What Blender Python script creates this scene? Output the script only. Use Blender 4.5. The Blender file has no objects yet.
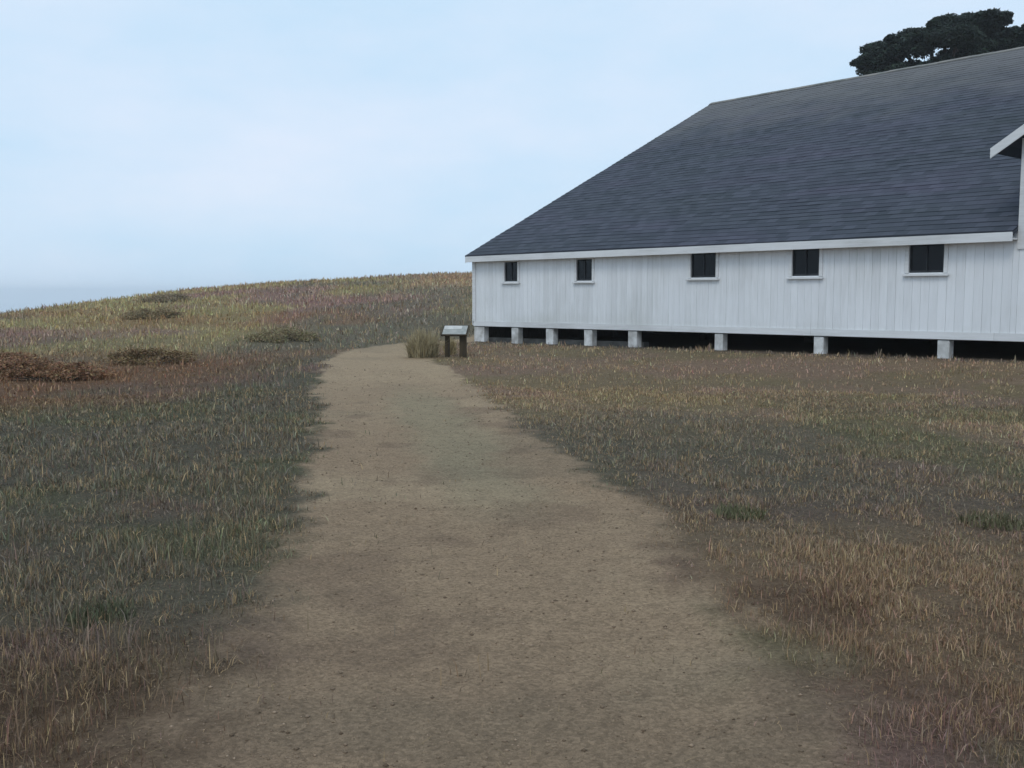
import bpy, bmesh, math, random
import numpy as np
from mathutils import Vector, Matrix

random.seed(7)
RNG = np.random.default_rng(11)
SC = bpy.context.scene
COL = SC.collection
R = math.radians

# ------------------------------------------------------------------ camera
cam_d = bpy.data.cameras.new('camera')
cam = bpy.data.objects.new('camera', cam_d)
COL.objects.link(cam)
cam.location = (0, 0, 1.6)
cam.rotation_euler = (R(90 - 5.247), 0, 0)
cam_d.sensor_width = 36
cam_d.lens = 980 / 1024 * 36
cam_d.clip_start = 0.05
cam_d.clip_end = 20000
SC.camera = cam

# ------------------------------------------------------------------ sky
SUN_EL, SUN_AZ = 52, 205          # azimuth in degrees clockwise from +y
w = bpy.data.worlds.new('World')
SC.world = w
w.use_nodes = True
nt = w.node_tree
nt.nodes.clear()
out = nt.nodes.new('ShaderNodeOutputWorld')
bg = nt.nodes.new('ShaderNodeBackground')
bg.inputs['Strength'].default_value = 0.10
sky = nt.nodes.new('ShaderNodeTexSky')
sky.sky_type = 'NISHITA'
sky.sun_disc = False
sky.sun_elevation = R(SUN_EL)
sky.sun_rotation = R(SUN_AZ)
tc = nt.nodes.new('ShaderNodeTexCoord')
mp = nt.nodes.new('ShaderNodeMapping')
mp.inputs['Scale'].default_value = (1.6, 1.6, 4.5)
mp.inputs['Location'].default_value = (0.3, 0.9, 0.2)
cn = nt.nodes.new('ShaderNodeTexNoise')
cn.inputs['Scale'].default_value = 1.5
cn.inputs['Detail'].default_value = 5
cn.inputs['Roughness'].default_value = 0.55
cr = nt.nodes.new('ShaderNodeValToRGB')
cr.color_ramp.elements[0].position = 0.38
cr.color_ramp.elements[0].color = (6.0, 8.1, 10.1, 1)
cr.color_ramp.elements[1].position = 0.68
cr.color_ramp.elements[1].color = (7.7, 8.8, 10.4, 1)
mx = nt.nodes.new('ShaderNodeMix')
mx.data_type = 'RGBA'
mx.inputs[0].default_value = 0.94
L = nt.links.new
L(tc.outputs['Generated'], mp.inputs['Vector'])
L(mp.outputs['Vector'], cn.inputs['Vector'])
L(cn.outputs['Fac'], cr.inputs['Fac'])
L(sky.outputs['Color'], mx.inputs[6])
L(cr.outputs['Color'], mx.inputs[7])
L(mx.outputs[2], bg.inputs['Color'])
L(bg.outputs['Background'], out.inputs['Surface'])

# ------------------------------------------------------------------ sun (overcast: weak and very soft)
sd = bpy.data.lights.new('sun', 'SUN')
sd.energy = 0.8
sd.angle = R(20)
sd.color = (1.0, 0.95, 0.86)
so = bpy.data.objects.new('sun', sd)
COL.objects.link(so)
so.rotation_euler = (R(90 - SUN_EL), 0, R(180 - SUN_AZ))
so.location = (0, 0, 60)

# ------------------------------------------------------------------ exposure / render
vs = SC.view_settings
vs.view_transform = 'Standard'
vs.look = 'None'
vs.exposure = 0
vs.gamma = 1
vs.use_curve_mapping = False
SC.render.engine = 'CYCLES'
SC.cycles.use_denoising = True
SC.cycles.denoiser = 'OPENIMAGEDENOISE'
SC.cycles.denoising_input_passes = 'RGB_ALBEDO_NORMAL'
SC.cycles.max_bounces = 6
SC.cycles.diffuse_bounces = 3
SC.cycles.glossy_bounces = 2
SC.cycles.volume_bounces = 4
SC.cycles.transparent_max_bounces = 4


# ================================================================== helpers
def srgb(c):
    c = np.asarray(c, float) / 255
    return np.where(c <= 0.04045, c / 12.92, ((c + 0.055) / 1.055) ** 2.4)


LIGHT = np.array([0.80, 0.97, 1.12])       # colour of this overcast light, so that base colours come out neutral


def alb(c, k=1.0):
    return np.clip(srgb(c) / LIGHT * k, 0.004, 0.85)


def tag(o, label=None, cat=None, group=None, kind=None):
    if label:
        o['label'] = label
    if cat:
        o['category'] = cat
    if group:
        o['group'] = group
    if kind:
        o['kind'] = kind
    return o


def empty(name, loc=(0, 0, 0), rz=0.0):
    o = bpy.data.objects.new(name, None)
    o.empty_display_size = 0.3
    COL.objects.link(o)
    o.location = loc
    o.rotation_euler = (0, 0, rz)
    return o


def np_mesh(name, V, faces_flat, sizes, mat=None, parent=None, col=None, smooth=False):
    """mesh straight from arrays"""
    me = bpy.data.meshes.new(name)
    V = np.asarray(V, np.float32)
    faces_flat = np.asarray(faces_flat, np.int32)
    sizes = np.asarray(sizes, np.int32)
    me.vertices.add(len(V))
    me.vertices.foreach_set('co', V.ravel())
    me.loops.add(len(faces_flat))
    me.loops.foreach_set('vertex_index', faces_flat)
    me.polygons.add(len(sizes))
    st = np.concatenate([[0], np.cumsum(sizes)[:-1]]).astype(np.int32)
    me.polygons.foreach_set('loop_start', st)
    me.polygons.foreach_set('loop_total', sizes)
    if smooth:
        me.polygons.foreach_set('use_smooth', np.ones(len(sizes), bool))
    me.update(calc_edges=True)
    if col is not None:
        a = me.attributes.new('Col', 'FLOAT_COLOR', 'POINT')
        c4 = np.ones((len(V), 4), np.float32)
        c4[:, :3] = col
        a.data.foreach_set('color', c4.ravel())
    o = bpy.data.objects.new(name, me)
    COL.objects.link(o)
    if mat:
        me.materials.append(mat)
    if parent:
        o.parent = parent
    return o


class MB:
    """collects boxes, beams, quads; builds ONE mesh object"""
    def __init__(s):
        s.v, s.f, s.uv = [], [], []

    def add(s, vs_, fs, uvs=None):
        n = len(s.v)
        s.v += [tuple(p) for p in vs_]
        s.f += [tuple(i + n for i in f) for f in fs]

    def box(s, x0, x1, y0, y1, z0, z1):
        s.add([(x0, y0, z0), (x1, y0, z0), (x1, y1, z0), (x0, y1, z0),
               (x0, y0, z1), (x1, y0, z1), (x1, y1, z1), (x0, y1, z1)],
              [(0, 3, 2, 1), (4, 5, 6, 7), (0, 1, 5, 4), (1, 2, 6, 5), (2, 3, 7, 6), (3, 0, 4, 7)])

    def hexa(s, P):
        s.add(P, [(0, 3, 2, 1), (4, 5, 6, 7), (0, 1, 5, 4), (1, 2, 6, 5), (2, 3, 7, 6), (3, 0, 4, 7)])

    def tube(s, pts, rad, seg=8):
        n0 = len(s.v)
        pts = [Vector(p) for p in pts]
        for i, p in enumerate(pts):
            a = pts[min(i + 1, len(pts) - 1)] - pts[max(i - 1, 0)]
            a.normalize()
            u = a.orthogonal().normalized() if abs(a.z) > 0.9 else a.cross(Vector((0, 0, 1))).normalized()
            v = a.cross(u)
            for k in range(seg):
                t = 2 * math.pi * k / seg
                s.v.append(tuple(p + (u * math.cos(t) + v * math.sin(t)) * rad[i]))
        for i in range(len(pts) - 1):
            for k in range(seg):
                k2 = (k + 1) % seg
                s.f.append((n0 + i * seg + k, n0 + i * seg + k2, n0 + (i + 1) * seg + k2, n0 + (i + 1) * seg + k))
        s.f.append(tuple(n0 + k for k in range(seg))[::-1])
        m = n0 + (len(pts) - 1) * seg
        s.f.append(tuple(m + k for k in range(seg)))

    def build(s, name, mat, parent=None, bevel=0.0, smooth=False):
        me = bpy.data.meshes.new(name)
        me.from_pydata(s.v, [], s.f)
        me.update()
        if bevel:
            bm = bmesh.new()
            bm.from_mesh(me)
            bmesh.ops.bevel(bm, geom=bm.edges[:], offset=bevel, segments=1, affect='EDGES', profile=0.7)
            bm.to_mesh(me)
            bm.free()
        if smooth:
            for p in me.polygons:
                p.use_smooth = True
        me.materials.append(mat)
        o = bpy.data.objects.new(name, me)
        COL.objects.link(o)
        if parent:
            o.parent = parent
        return o


# value noise -------------------------------------------------------
_T = np.random.default_rng(3).random((256, 256))


def vnoise(x, y, sc=1.0, seed=0):
    x = np.asarray(x, float) / sc + 17.3 * seed
    y = np.asarray(y, float) / sc + 9.1 * seed
    xi, yi = np.floor(x).astype(int), np.floor(y).astype(int)
    fx, fy = x - xi, y - yi
    fx, fy = fx * fx * (3 - 2 * fx), fy * fy * (3 - 2 * fy)
    g = lambda a, b: _T[a & 255, b & 255]
    return (g(xi, yi) * (1 - fx) + g(xi + 1, yi) * fx) * (1 - fy) + (g(xi, yi + 1) * (1 - fx) + g(xi + 1, yi + 1) * fx) * fy


def fbm(x, y, sc, seed=0, oct=4):
    t, a, n = 0, 1, 0
    for i in range(oct):
        t = t + a * vnoise(x, y, sc / 2 ** i, seed + i)
        n += a
        a *= 0.55
    return t / n


def sstep(a, b, x):
    t = np.clip((np.asarray(x, float) - a) / (b - a), 0, 1)
    return t * t * (3 - 2 * t)


# ================================================================== terrain
BC = np.array([-1.25, 33.0])               # front left corner of the barn
BD = np.array([0.660, -0.751]); BD /= np.linalg.norm(BD)
BN = np.array([-BD[1], BD[0]])
BARN_L, BARN_W = 34.0, 25.6
BARN_RZ = math.atan2(BD[1], BD[0])


def barn_local(x, y):
    px, py = x - BC[0], y - BC[1]
    return px * BD[0] + py * BD[1], px * BN[0] + py * BN[1]


CREST_X = [-140, -80, -52, -36.6, -33, -29.4, -26, -22.3, -15, -8, -3, 20, 60, 140]
CREST_Z = [-17, -10.5, -7.0, -3.1, -1.6, -0.2, 0.95, 1.75, 2.5, 2.85, 3.0, 3.4, 3.0, 0]


def H(x, y):
    x = np.asarray(x, float); y = np.asarray(y, float)
    zc = np.interp(x, CREST_X, CREST_Z)
    rise = sstep(24, 72, y)
    z = zc * np.where(zc > 0, rise, sstep(5, 66, y))
    z = z + 0.10 * (fbm(x, y, 6, 1) - 0.5) * sstep(3, 12, np.hypot(x, y)) + 0.03 * (fbm(x, y, 1.2, 2) - 0.5)
    z = z + 0.35 * (fbm(x, y, 9, 5) - 0.5) * sstep(34, 60, y)
    # back slope to the sea
    d = np.maximum(np.maximum(np.abs(x) - 90, 0), np.maximum(y - 76, 0))
    d = np.maximum(d, np.maximum(-y - 90, 0))
    z = z - np.minimum(d * d * 0.006, 4 + 0.35 * d)
    # level ground under and round the barn
    s, wv = barn_local(x, y)
    ds = np.maximum(np.maximum(-s, s - BARN_L), 0)
    dw = np.maximum(np.maximum(-wv, wv - BARN_W), 0)
    k = 1 - sstep(0.6, 6.0, np.hypot(ds, dw))
    zb = 0.0 + 0.014 * np.clip(s, 0, 40) + 0.03 * (fbm(x, y, 1.2, 2) - 0.5)
    return z * (1 - k) + zb * k


# the trodden path: left and right edge of the dirt against distance
PY = [-30, -5, 2.0, 3.3, 4.4, 5.5, 7.6, 10.7, 14.8, 20.6, 24, 27, 29.5, 32, 36, 42, 50, 60]
PL = [-1.6, -1.3, -1.25, -1.27, -1.2, -1.22, -1.52, -2.1, -2.95, -4.0, -4.5, -4.5, -3.7, -2.7, -1.2, 1.0, 4, 8]
PR = [1.1, 1.15, 1.2, 1.2, 1.12, 1.02, 0.85, 0.22, -0.35, -1.35, -2.1, -2.5, -2.3, -1.7, 0.3, 2.5, 6, 10]


def path_d(x, y):
    """distance inside the path edge (positive inside), with a ragged edge"""
    rag = 0.5 * (fbm(x, y, 0.9, 8) - 0.5) + 0.35 * (fbm(x, y, 0.25, 9, 2) - 0.5)
    return np.minimum(x - np.interp(y, PY, PL), np.interp(y, PY, PR) - x) + rag


def surf(x, y):
    """height of what one actually stands on: soil outside, worn dirt sheet on and beside the path"""
    pd = path_d(x, y)
    raw = np.minimum(x - np.interp(y, PY, PL), np.interp(y, PY, PR) - x)
    soil = H(x, y) + 0.03 * (fbm(x, y, 0.35, 51) - 0.5) * sstep(-0.6, -0.9, pd)
    dirt = (H(x, y) + 0.014 - 0.03 * sstep(-0.1, 0.6, pd) * (0.6 + 0.8 * fbm(x, y, 1.1, 52))
            + 0.030 * (fbm(x, y, 0.34, 53, 5) - 0.5) * sstep(-0.3, 0.1, pd))
    return np.where(raw > -0.8, dirt, np.where(raw > -1.05, np.maximum(soil, dirt), soil))


# ground colours (base colours of the plants and soil)
C_DIRT = alb((128, 119, 103)); C_DIRT2 = alb((141, 134, 116)); C_DIRT3 = alb((112, 103, 90))
C_GREY = alb((88, 90, 81)); C_GREEN = alb((83, 92, 70)); C_TAN = alb((118, 108, 92)); C_MAUVE = alb((107, 94, 90))
C_RED = alb((106, 86, 68)); C_OLIVE = alb((112, 110, 84)); C_BROWN = alb((86, 74, 64)); C_STRAW = alb((150, 140, 112)); C_SOIL = alb((92, 90, 86))


def mixc(a, b, t):
    t = np.asarray(t)[..., None]
    return a * (1 - t) + b * t


def ground_col(x, y):
    n1, n2, n3 = fbm(x, y, 3.0, 21), fbm(x, y, 1.3, 22), fbm(x, y, 6.0, 23)
    left = sstep(0.3, -0.6, x - 0.5 * (np.interp(y, PY, PL) + np.interp(y, PY, PR)))
    # right hand field
    c = mixc(np.broadcast_to(C_MAUVE, x.shape + (3,)), C_TAN, sstep(0.42, 0.62, n1))
    c = mixc(c, C_GREY, sstep(0.45, 0.7, n3) * sstep(5, 8, y) * sstep(20, 11, y) * 0.9)
    c = mixc(c, C_BROWN, sstep(0.45, 0.7, n2) * sstep(8.5, 5, y) * 0.7)
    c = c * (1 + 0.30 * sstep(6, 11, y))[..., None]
    c = mixc(c, C_GREEN, sstep(0.50, 0.64, fbm(x, y, 2.2, 30)) * 0.65)
    c = mixc(c, C_GREY, sstep(6.5, 8.5, y) * sstep(15, 11, y) * sstep(4.6, 2.8, x) * 0.75)
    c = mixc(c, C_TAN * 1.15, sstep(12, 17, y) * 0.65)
    c = mixc(c, C_OLIVE, sstep(0.5, 0.64, fbm(x, y, 2.6, 31)) * sstep(10, 15, y) * 0.55)
    # left hand bank
    l = mixc(np.broadcast_to(C_GREY, x.shape + (3,)), C_GREEN, sstep(0.48, 0.66, n2) * 0.45)
    l = mixc(l, C_BROWN, sstep(5.2, 3.6, y + 1.5 * (n1 - 0.5)) * 0.85)
    l = mixc(l, C_MAUVE, sstep(0.56, 0.68, n1) * 0.6)
    br = sstep(12, 15, y) * sstep(30, 23, y) * sstep(-4.2, -7, x) * sstep(0.22, 0.42, n3 + 0.2 * sstep(-6, -10, x))
    l = mixc(l, C_RED, br * 0.9)
    hill = sstep(19, 35, y + 14 * (fbm(x, y, 5, 37) - 0.5))
    hc = mixc(np.broadcast_to(C_OLIVE, x.shape + (3,)), C_MAUVE, sstep(0.40, 0.60, fbm(x, y, 7, 33)))
    hc = mixc(hc, C_GREY, sstep(-9.5, -7.5, x) * sstep(46, 38, y) * 0.85)
    hc = mixc(hc, C_TAN, sstep(-8, -5, x) * sstep(46, 52, y) * 0.8)
    hc = mixc(hc, C_GREY, sstep(0.5, 0.66, fbm(x, y, 5, 34)) * 0.8)
    hc = mixc(hc, C_RED, sstep(0.55, 0.68, fbm(x, y, 6, 35)) * 0.5)
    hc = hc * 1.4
    l = mixc(l, hc, hill)
    c = mixc(c, hc, hill * 0.7)
    c = mixc(c, l, left)
    s_, w_ = barn_local(x, y)
    by_wall = sstep(1.1, 0.3, -w_ + 0.8 * (fbm(x, y, 0.7, 36) - 0.5)) * (s_ > -1) * (w_ < 26)
    return mixc(c, C_SOIL, by_wall * 0.8)


def path_col(x, y):
    c = mixc(np.broadcast_to(C_DIRT, x.shape + (3,)), C_DIRT2, sstep(0.45, 0.65, fbm(x, y, 1.6, 41)) * 0.7)
    c = mixc(c, C_DIRT3, sstep(0.5, 0.66, fbm(x, y, 0.8, 42)) * 0.8)
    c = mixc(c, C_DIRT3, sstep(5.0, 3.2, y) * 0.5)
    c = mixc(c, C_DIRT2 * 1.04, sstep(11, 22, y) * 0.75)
    c = mixc(c, C_GREY, sstep(0.58, 0.70, fbm(x, y, 1.9, 43)) * 0.22)
    mid = np.abs(x - np.interp(y, PY, PL) * 0.4 - np.interp(y, PY, PR) * 0.6)
    c = mixc(c, alb((122, 124, 107)), sstep(0.7, 0.2, mid + 0.8 * (fbm(x, y, 0.9, 44) - 0.5)) * sstep(6, 9, y) * sstep(19, 14, y) * 0.6)
    return c


# ================================================================== materials
def new_mat(name):
    m = bpy.data.materials.new(name)
    m.use_nodes = True
    n = m.node_tree.nodes
    return m, n, m.node_tree.links.new, n['Principled BSDF']


def soil_mat(name, scales=(160.0, 38.0, 7.0), weights=(0.9, 0.8, 0.55), bump=0.6, lo=0.6, hi=1.42):
    """bare soil: base colour from the sheet, broken up by grit, crumbs and scuffs"""
    m, n, lk, b = new_mat(name)
    b.inputs['Roughness'].default_value = 0.95
    b.inputs['Specular IOR Level'].default_value = 0.12
    at = n.new('ShaderNodeAttribute'); at.attribute_name = 'Col'
    t = n.new('ShaderNodeTexCoord')
    prev = None
    for sc_, wt in zip(scales, weights):
        nz = n.new('ShaderNodeTexNoise'); nz.inputs['Scale'].default_value = sc_; nz.inputs['Detail'].default_value = 4
        nz.inputs['Roughness'].default_value = 0.6
        lk(t.outputs['Object'], nz.inputs['Vector'])
        ma = n.new('ShaderNodeMath'); ma.operation = 'MULTIPLY_ADD'; ma.inputs[1].default_value = wt
        lk(nz.outputs['Fac'], ma.inputs[0])
        if prev is None:
            ma.inputs[2].default_value = -0.5 * sum(weights)
        else:
            lk(prev.outputs[0], ma.inputs[2])
        prev = ma
    mr = n.new('ShaderNodeMapRange')
    mr.inputs['From Min'].default_value = -0.32; mr.inputs['From Max'].default_value = 0.32
    mr.inputs['To Min'].default_value = lo; mr.inputs['To Max'].default_value = hi
    lk(prev.outputs[0], mr.inputs['Value'])
    # dark and pale grit grains
    vo = n.new('ShaderNodeTexVoronoi'); vo.inputs['Scale'].default_value = 75
    lk(t.outputs['Object'], vo.inputs['Vector'])
    sx = n.new('ShaderNodeSeparateColor'); lk(vo.outputs['Color'], sx.inputs['Color'])
    m2 = n.new('ShaderNodeMapRange'); m2.inputs['To Min'].default_value = 0.80; m2.inputs['To Max'].default_value = 1.2
    lk(sx.outputs['Red'], m2.inputs['Value'])
    mm = n.new('ShaderNodeMath'); mm.operation = 'MULTIPLY'
    lk(mr.outputs['Result'], mm.inputs[0]); lk(m2.outputs['Result'], mm.inputs[1])
    mu = n.new('ShaderNodeVectorMath'); mu.operation = 'SCALE'
    lk(at.outputs['Color'], mu.inputs[0]); lk(mm.outputs[0], mu.inputs['Scale'])
    lk(mu.outputs['Vector'], b.inputs['Base Color'])
    bp = n.new('ShaderNodeBump'); bp.inputs['Strength'].default_value = bump; bp.inputs['Distance'].default_value = 0.03
    lk(prev.outputs[0], bp.inputs['Height']); lk(bp.outputs['Normal'], b.inputs['Normal'])
    return m


def leaf_mat(name, rough=0.7, trans=0.0):
    m, n, lk, b = new_mat(name)
    b.inputs['Roughness'].default_value = rough
    b.inputs['Specular IOR Level'].default_value = 0.2
    at = n.new('ShaderNodeAttribute'); at.attribute_name = 'Col'
    lk(at.outputs['Color'], b.inputs['Base Color'])
    return m


def noise_mat(name, c0, c1, scale=8, rough=0.7, stretch=(1, 1, 1), bump=0.0, detail=5, p0=0.35, p1=0.65, spec=0.3, coord='Object'):
    m, n, lk, b = new_mat(name)
    b.inputs['Roughness'].default_value = rough
    b.inputs['Specular IOR Level'].default_value = spec
    t = n.new('ShaderNodeTexCoord'); mp_ = n.new('ShaderNodeMapping'); mp_.inputs['Scale'].default_value = stretch
    lk(t.outputs[coord], mp_.inputs['Vector'])
    n1 = n.new('ShaderNodeTexNoise'); n1.inputs['Scale'].default_value = scale; n1.inputs['Detail'].default_value = detail
    lk(mp_.outputs['Vector'], n1.inputs['Vector'])
    r = n.new('ShaderNodeValToRGB')
    r.color_ramp.elements[0].position = p0; r.color_ramp.elements[0].color = (*c0, 1)
    r.color_ramp.elements[1].position = p1; r.color_ramp.elements[1].color = (*c1, 1)
    lk(n1.outputs['Fac'], r.inputs['Fac']); lk(r.outputs['Color'], b.inputs['Base Color'])
    if bump:
        bp = n.new('ShaderNodeBump'); bp.inputs['Strength'].default_value = bump; bp.inputs['Distance'].default_value = 0.01
        lk(n1.outputs['Fac'], bp.inputs['Height']); lk(bp.outputs['Normal'], b.inputs['Normal'])
    return m


M_GROUND = soil_mat('ground_soil', bump=0.8)
M_PATH = soil_mat('trodden_dirt', bump=0.7, lo=0.68, hi=1.32)
M_GRASS = leaf_mat('grass_blades', 0.6)
M_STONE = leaf_mat('pebble_stone', 0.85)
M_LEAF = leaf_mat('cypress_leaves', 0.7)
M_BARK = noise_mat('bark', (0.05, 0.04, 0.03), (0.13, 0.11, 0.09), 12, 0.9, (1, 1, 0.2), 0.6)
M_GLASS, _n, _l, _b = new_mat('dark_window_glass')
_b.inputs['Base Color'].default_value = (0.004, 0.006, 0.009, 1)
_b.inputs['Roughness'].default_value = 0.10
_b.inputs['Specular IOR Level'].default_value = 0.2


def paint_mat(name, base, grime, vert=True):
    """weathered white paint: streaky wear, board to board differences, dirt splashed low"""
    m, n, lk, b = new_mat(name)
    b.inputs['Roughness'].default_value = 0.62
    b.inputs['Specular IOR Level'].default_value = 0.25
    t = n.new('ShaderNodeTexCoord')
    mp1 = n.new('ShaderNodeMapping'); mp1.inputs['Scale'].default_value = (9, 9, 0.8) if vert else (0.8, 9, 9)
    lk(t.outputs['Object'], mp1.inputs['Vector'])
    a = n.new('ShaderNodeTexNoise'); a.inputs['Scale'].default_value = 1.6; a.inputs['Detail'].default_value = 7; a.inputs['Roughness'].default_value = 0.65
    lk(mp1.outputs['Vector'], a.inputs['Vector'])
    c = n.new('ShaderNodeTexNoise'); c.inputs['Scale'].default_value = 0.45; c.inputs['Detail'].default_value = 4
    lk(t.outputs['Object'], c.inputs['Vector'])
    mu = n.new('ShaderNodeMath'); mu.operation = 'MULTIPLY'
    lk(a.outputs['Fac'], mu.inputs[0]); lk(c.outputs['Fac'], mu.inputs[1])
    r = n.new('ShaderNodeValToRGB')
    r.color_ramp.elements[0].position = 0.17; r.color_ramp.elements[0].color = (*base, 1)
    r.color_ramp.elements[1].position = 0.44; r.color_ramp.elements[1].color = (*grime, 1)
    lk(mu.outputs[0], r.inputs['Fac'])
    g = n.new('ShaderNodeNewGeometry')
    mr = n.new('ShaderNodeMapRange'); mr.inputs['To Min'].default_value = 0.945; mr.inputs['To Max'].default_value = 1.03
    lk(g.outputs['Random Per Island'], mr.inputs['Value'])
    sc_ = n.new('ShaderNodeVectorMath'); sc_.operation = 'SCALE'
    lk(r.outputs['Color'], sc_.inputs[0]); lk(mr.outputs['Result'], sc_.inputs['Scale'])
    lk(sc_.outputs['Vector'], b.inputs['Base Color'])
    if vert:
        sp = n.new('ShaderNodeSeparateXYZ'); lk(t.outputs['Object'], sp.inputs['Vector'])
        sh = n.new('ShaderNodeMath'); sh.operation = 'MULTIPLY_ADD'; sh.inputs[1].default_value = -1.1
        lk(c.outputs['Fac'], sh.inputs[0]); lk(sp.outputs['Z'], sh.inputs[2])
        md = n.new('ShaderNodeMapRange'); md.interpolation_type = 'SMOOTHSTEP'
        md.inputs['From Min'].default_value = 0.55; md.inputs['From Max'].default_value = -0.1
        md.inputs['To Max'].default_value = 0.35
        lk(sh.outputs[0], md.inputs['Value'])
        mxd = n.new('ShaderNodeMix'); mxd.data_type = 'RGBA'
        lk(md.outputs['Result'], mxd.inputs[0]); lk(sc_.outputs['Vector'], mxd.inputs[6])
        mxd.inputs[7].default_value = (0.52, 0.53, 0.48, 1)
        lk(mxd.outputs[2], b.inputs['Base Color'])
    bp = n.new('ShaderNodeBump'); bp.inputs['Strength'].default_value = 0.25; bp.inputs['Distance'].default_value = 0.006
    lk(a.outputs['Fac'], bp.inputs['Height']); lk(bp.outputs['Normal'], b.inputs['Normal'])
    return m


M_WALL = paint_mat('white_board_paint', (0.83, 0.845, 0.865), (0.68, 0.69, 0.69))
M_TRIM = paint_mat('white_trim_paint', (0.74, 0.745, 0.75), (0.55, 0.55, 0.54), False)
M_PIER = noise_mat('pier_paint', (0.40, 0.39, 0.37), (0.76, 0.76, 0.75), 3.5, 0.8, (1, 1, 1), 0.3)
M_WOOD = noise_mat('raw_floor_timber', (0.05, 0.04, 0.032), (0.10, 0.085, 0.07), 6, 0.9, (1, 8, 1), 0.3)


def roof_mat():
    """weathered shingles: tone varies by shingle and by broad patches of lichen"""
    m, n, lk, b = new_mat('weathered_shingles')
    b.inputs['Roughness'].default_value = 0.82
    b.inputs['Specular IOR Level'].default_value = 0.25
    uv = n.new('ShaderNodeUVMap'); uv.uv_map = 'UVMap'
    br = n.new('ShaderNodeTexBrick')
    br.offset = 0.5
    br.inputs['Scale'].default_value = 1.0
    br.inputs['Brick Width'].default_value = 0.30
    br.inputs['Row Height'].default_value = 0.25
    br.inputs['Mortar Size'].default_value = 0.006
    br.inputs['Color1'].default_value = (0, 0, 0, 1)
    br.inputs['Color2'].default_value = (1, 1, 1, 1)
    br.inputs['Mortar'].default_value = (0.2, 0.2, 0.2, 1)
    lk(uv.outputs['UV'], br.inputs['Vector'])
    r = n.new('ShaderNodeValToRGB')
    r.color_ramp.elements[0].color = (*alb((38, 48, 59)), 1)
    r.color_ramp.elements[1].color = (*alb((74, 84, 102)), 1)
    lk(br.outputs['Color'], r.inputs['Fac'])
    # broad patches
    mp1 = n.new('ShaderNodeMapping'); mp1.inputs['Scale'].default_value = (0.16, 0.5, 1)
    lk(uv.outputs['UV'], mp1.inputs['Vector'])
    a = n.new('ShaderNodeTexNoise'); a.inputs['Scale'].default_value = 1.0; a.inputs['Detail'].default_value = 6; a.inputs['Roughness'].default_value = 0.6
    lk(mp1.outputs['Vector'], a.inputs['Vector'])
    r2 = n.new('ShaderNodeValToRGB')
    r2.color_ramp.elements[0].position = 0.3; r2.color_ramp.elements[0].color = (*alb((50, 63, 72)), 1)
    r2.color_ramp.elements[1].position = 0.7; r2.color_ramp.elements[1].color = (*alb((68, 71, 94)), 1)
    e = r2.color_ramp.elements.new(0.5); e.color = (*alb((55, 66, 82)), 1)
    lk(a.outputs['Fac'], r2.inputs['Fac'])
    m1 = n.new('ShaderNodeMix'); m1.data_type = 'RGBA'; m1.inputs[0].default_value = 0.55
    lk(r.outputs['Color'], m1.inputs[6]); lk(r2.outputs['Color'], m1.inputs[7])
    # greyer, lichen-grown band towards the ridge
    sp = n.new('ShaderNodeSeparateXYZ'); lk(uv.outputs['UV'], sp.inputs['Vector'])
    b2 = n.new('ShaderNodeTexNoise'); b2.inputs['Scale'].default_value = 0.7; b2.inputs['Detail'].default_value = 7
    lk(uv.outputs['UV'], b2.inputs['Vector'])
    sm = n.new('ShaderNodeMath'); sm.operation = 'MULTIPLY_ADD'; sm.inputs[1].default_value = 7.0
    lk(b2.outputs['Fac'], sm.inputs[0]); lk(sp.outputs['Y'], sm.inputs[2])
    mr = n.new('ShaderNodeMapRange'); mr.interpolation_type = 'SMOOTHSTEP'
    mr.inputs['From Min'].default_value = 11.5; mr.inputs['From Max'].default_value = 18.5
    mr.inputs['To Max'].default_value = 0.75
    lk(sm.outputs[0], mr.inputs['Value'])
    m2 = n.new('ShaderNodeMix'); m2.data_type = 'RGBA'
    lk(mr.outputs['Result'], m2.inputs[0]); lk(m1.outputs[2], m2.inputs[6])
    m2.inputs[7].default_value = (*alb((100, 108, 114)), 1)
    lk(m2.outputs[2], b.inputs['Base Color'])
    return m


M_ROOF = roof_mat()


def sea_mat():
    m, n, lk, b = new_mat('hazed_sea_water')
    b.inputs['Base Color'].default_value = (0.17, 0.25, 0.31, 1)  # paler than the water itself: brightness of the hazy band put into the colour
    b.inputs['Roughness'].default_value = 0.05
    t = n.new('ShaderNodeTexCoord')
    a = n.new('ShaderNodeTexNoise'); a.inputs['Scale'].default_value = 0.05; a.inputs['Detail'].default_value = 4
    lk(t.outputs['Object'], a.inputs['Vector'])
    bp = n.new('ShaderNodeBump'); bp.inputs['Strength'].default_value = 0.02; bp.inputs['Distance'].default_value = 1.0
    lk(a.outputs['Fac'], bp.inputs['Height']); lk(bp.outputs['Normal'], b.inputs['Normal'])
    return m


# ================================================================== ground sheet, path, sea
def axis(lo, hi, fine_lo, fine_hi, step, grow=1.07):
    a = list(np.arange(fine_lo, fine_hi, step))
    s, v = step, a[-1]
    while v < hi:
        s *= grow; v += s; a.append(v)
    s, v = step, a[0]
    pre = []
    while v > lo:
        s *= grow; v -= s; pre.append(v)
    return np.array(pre[::-1] + a)


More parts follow.
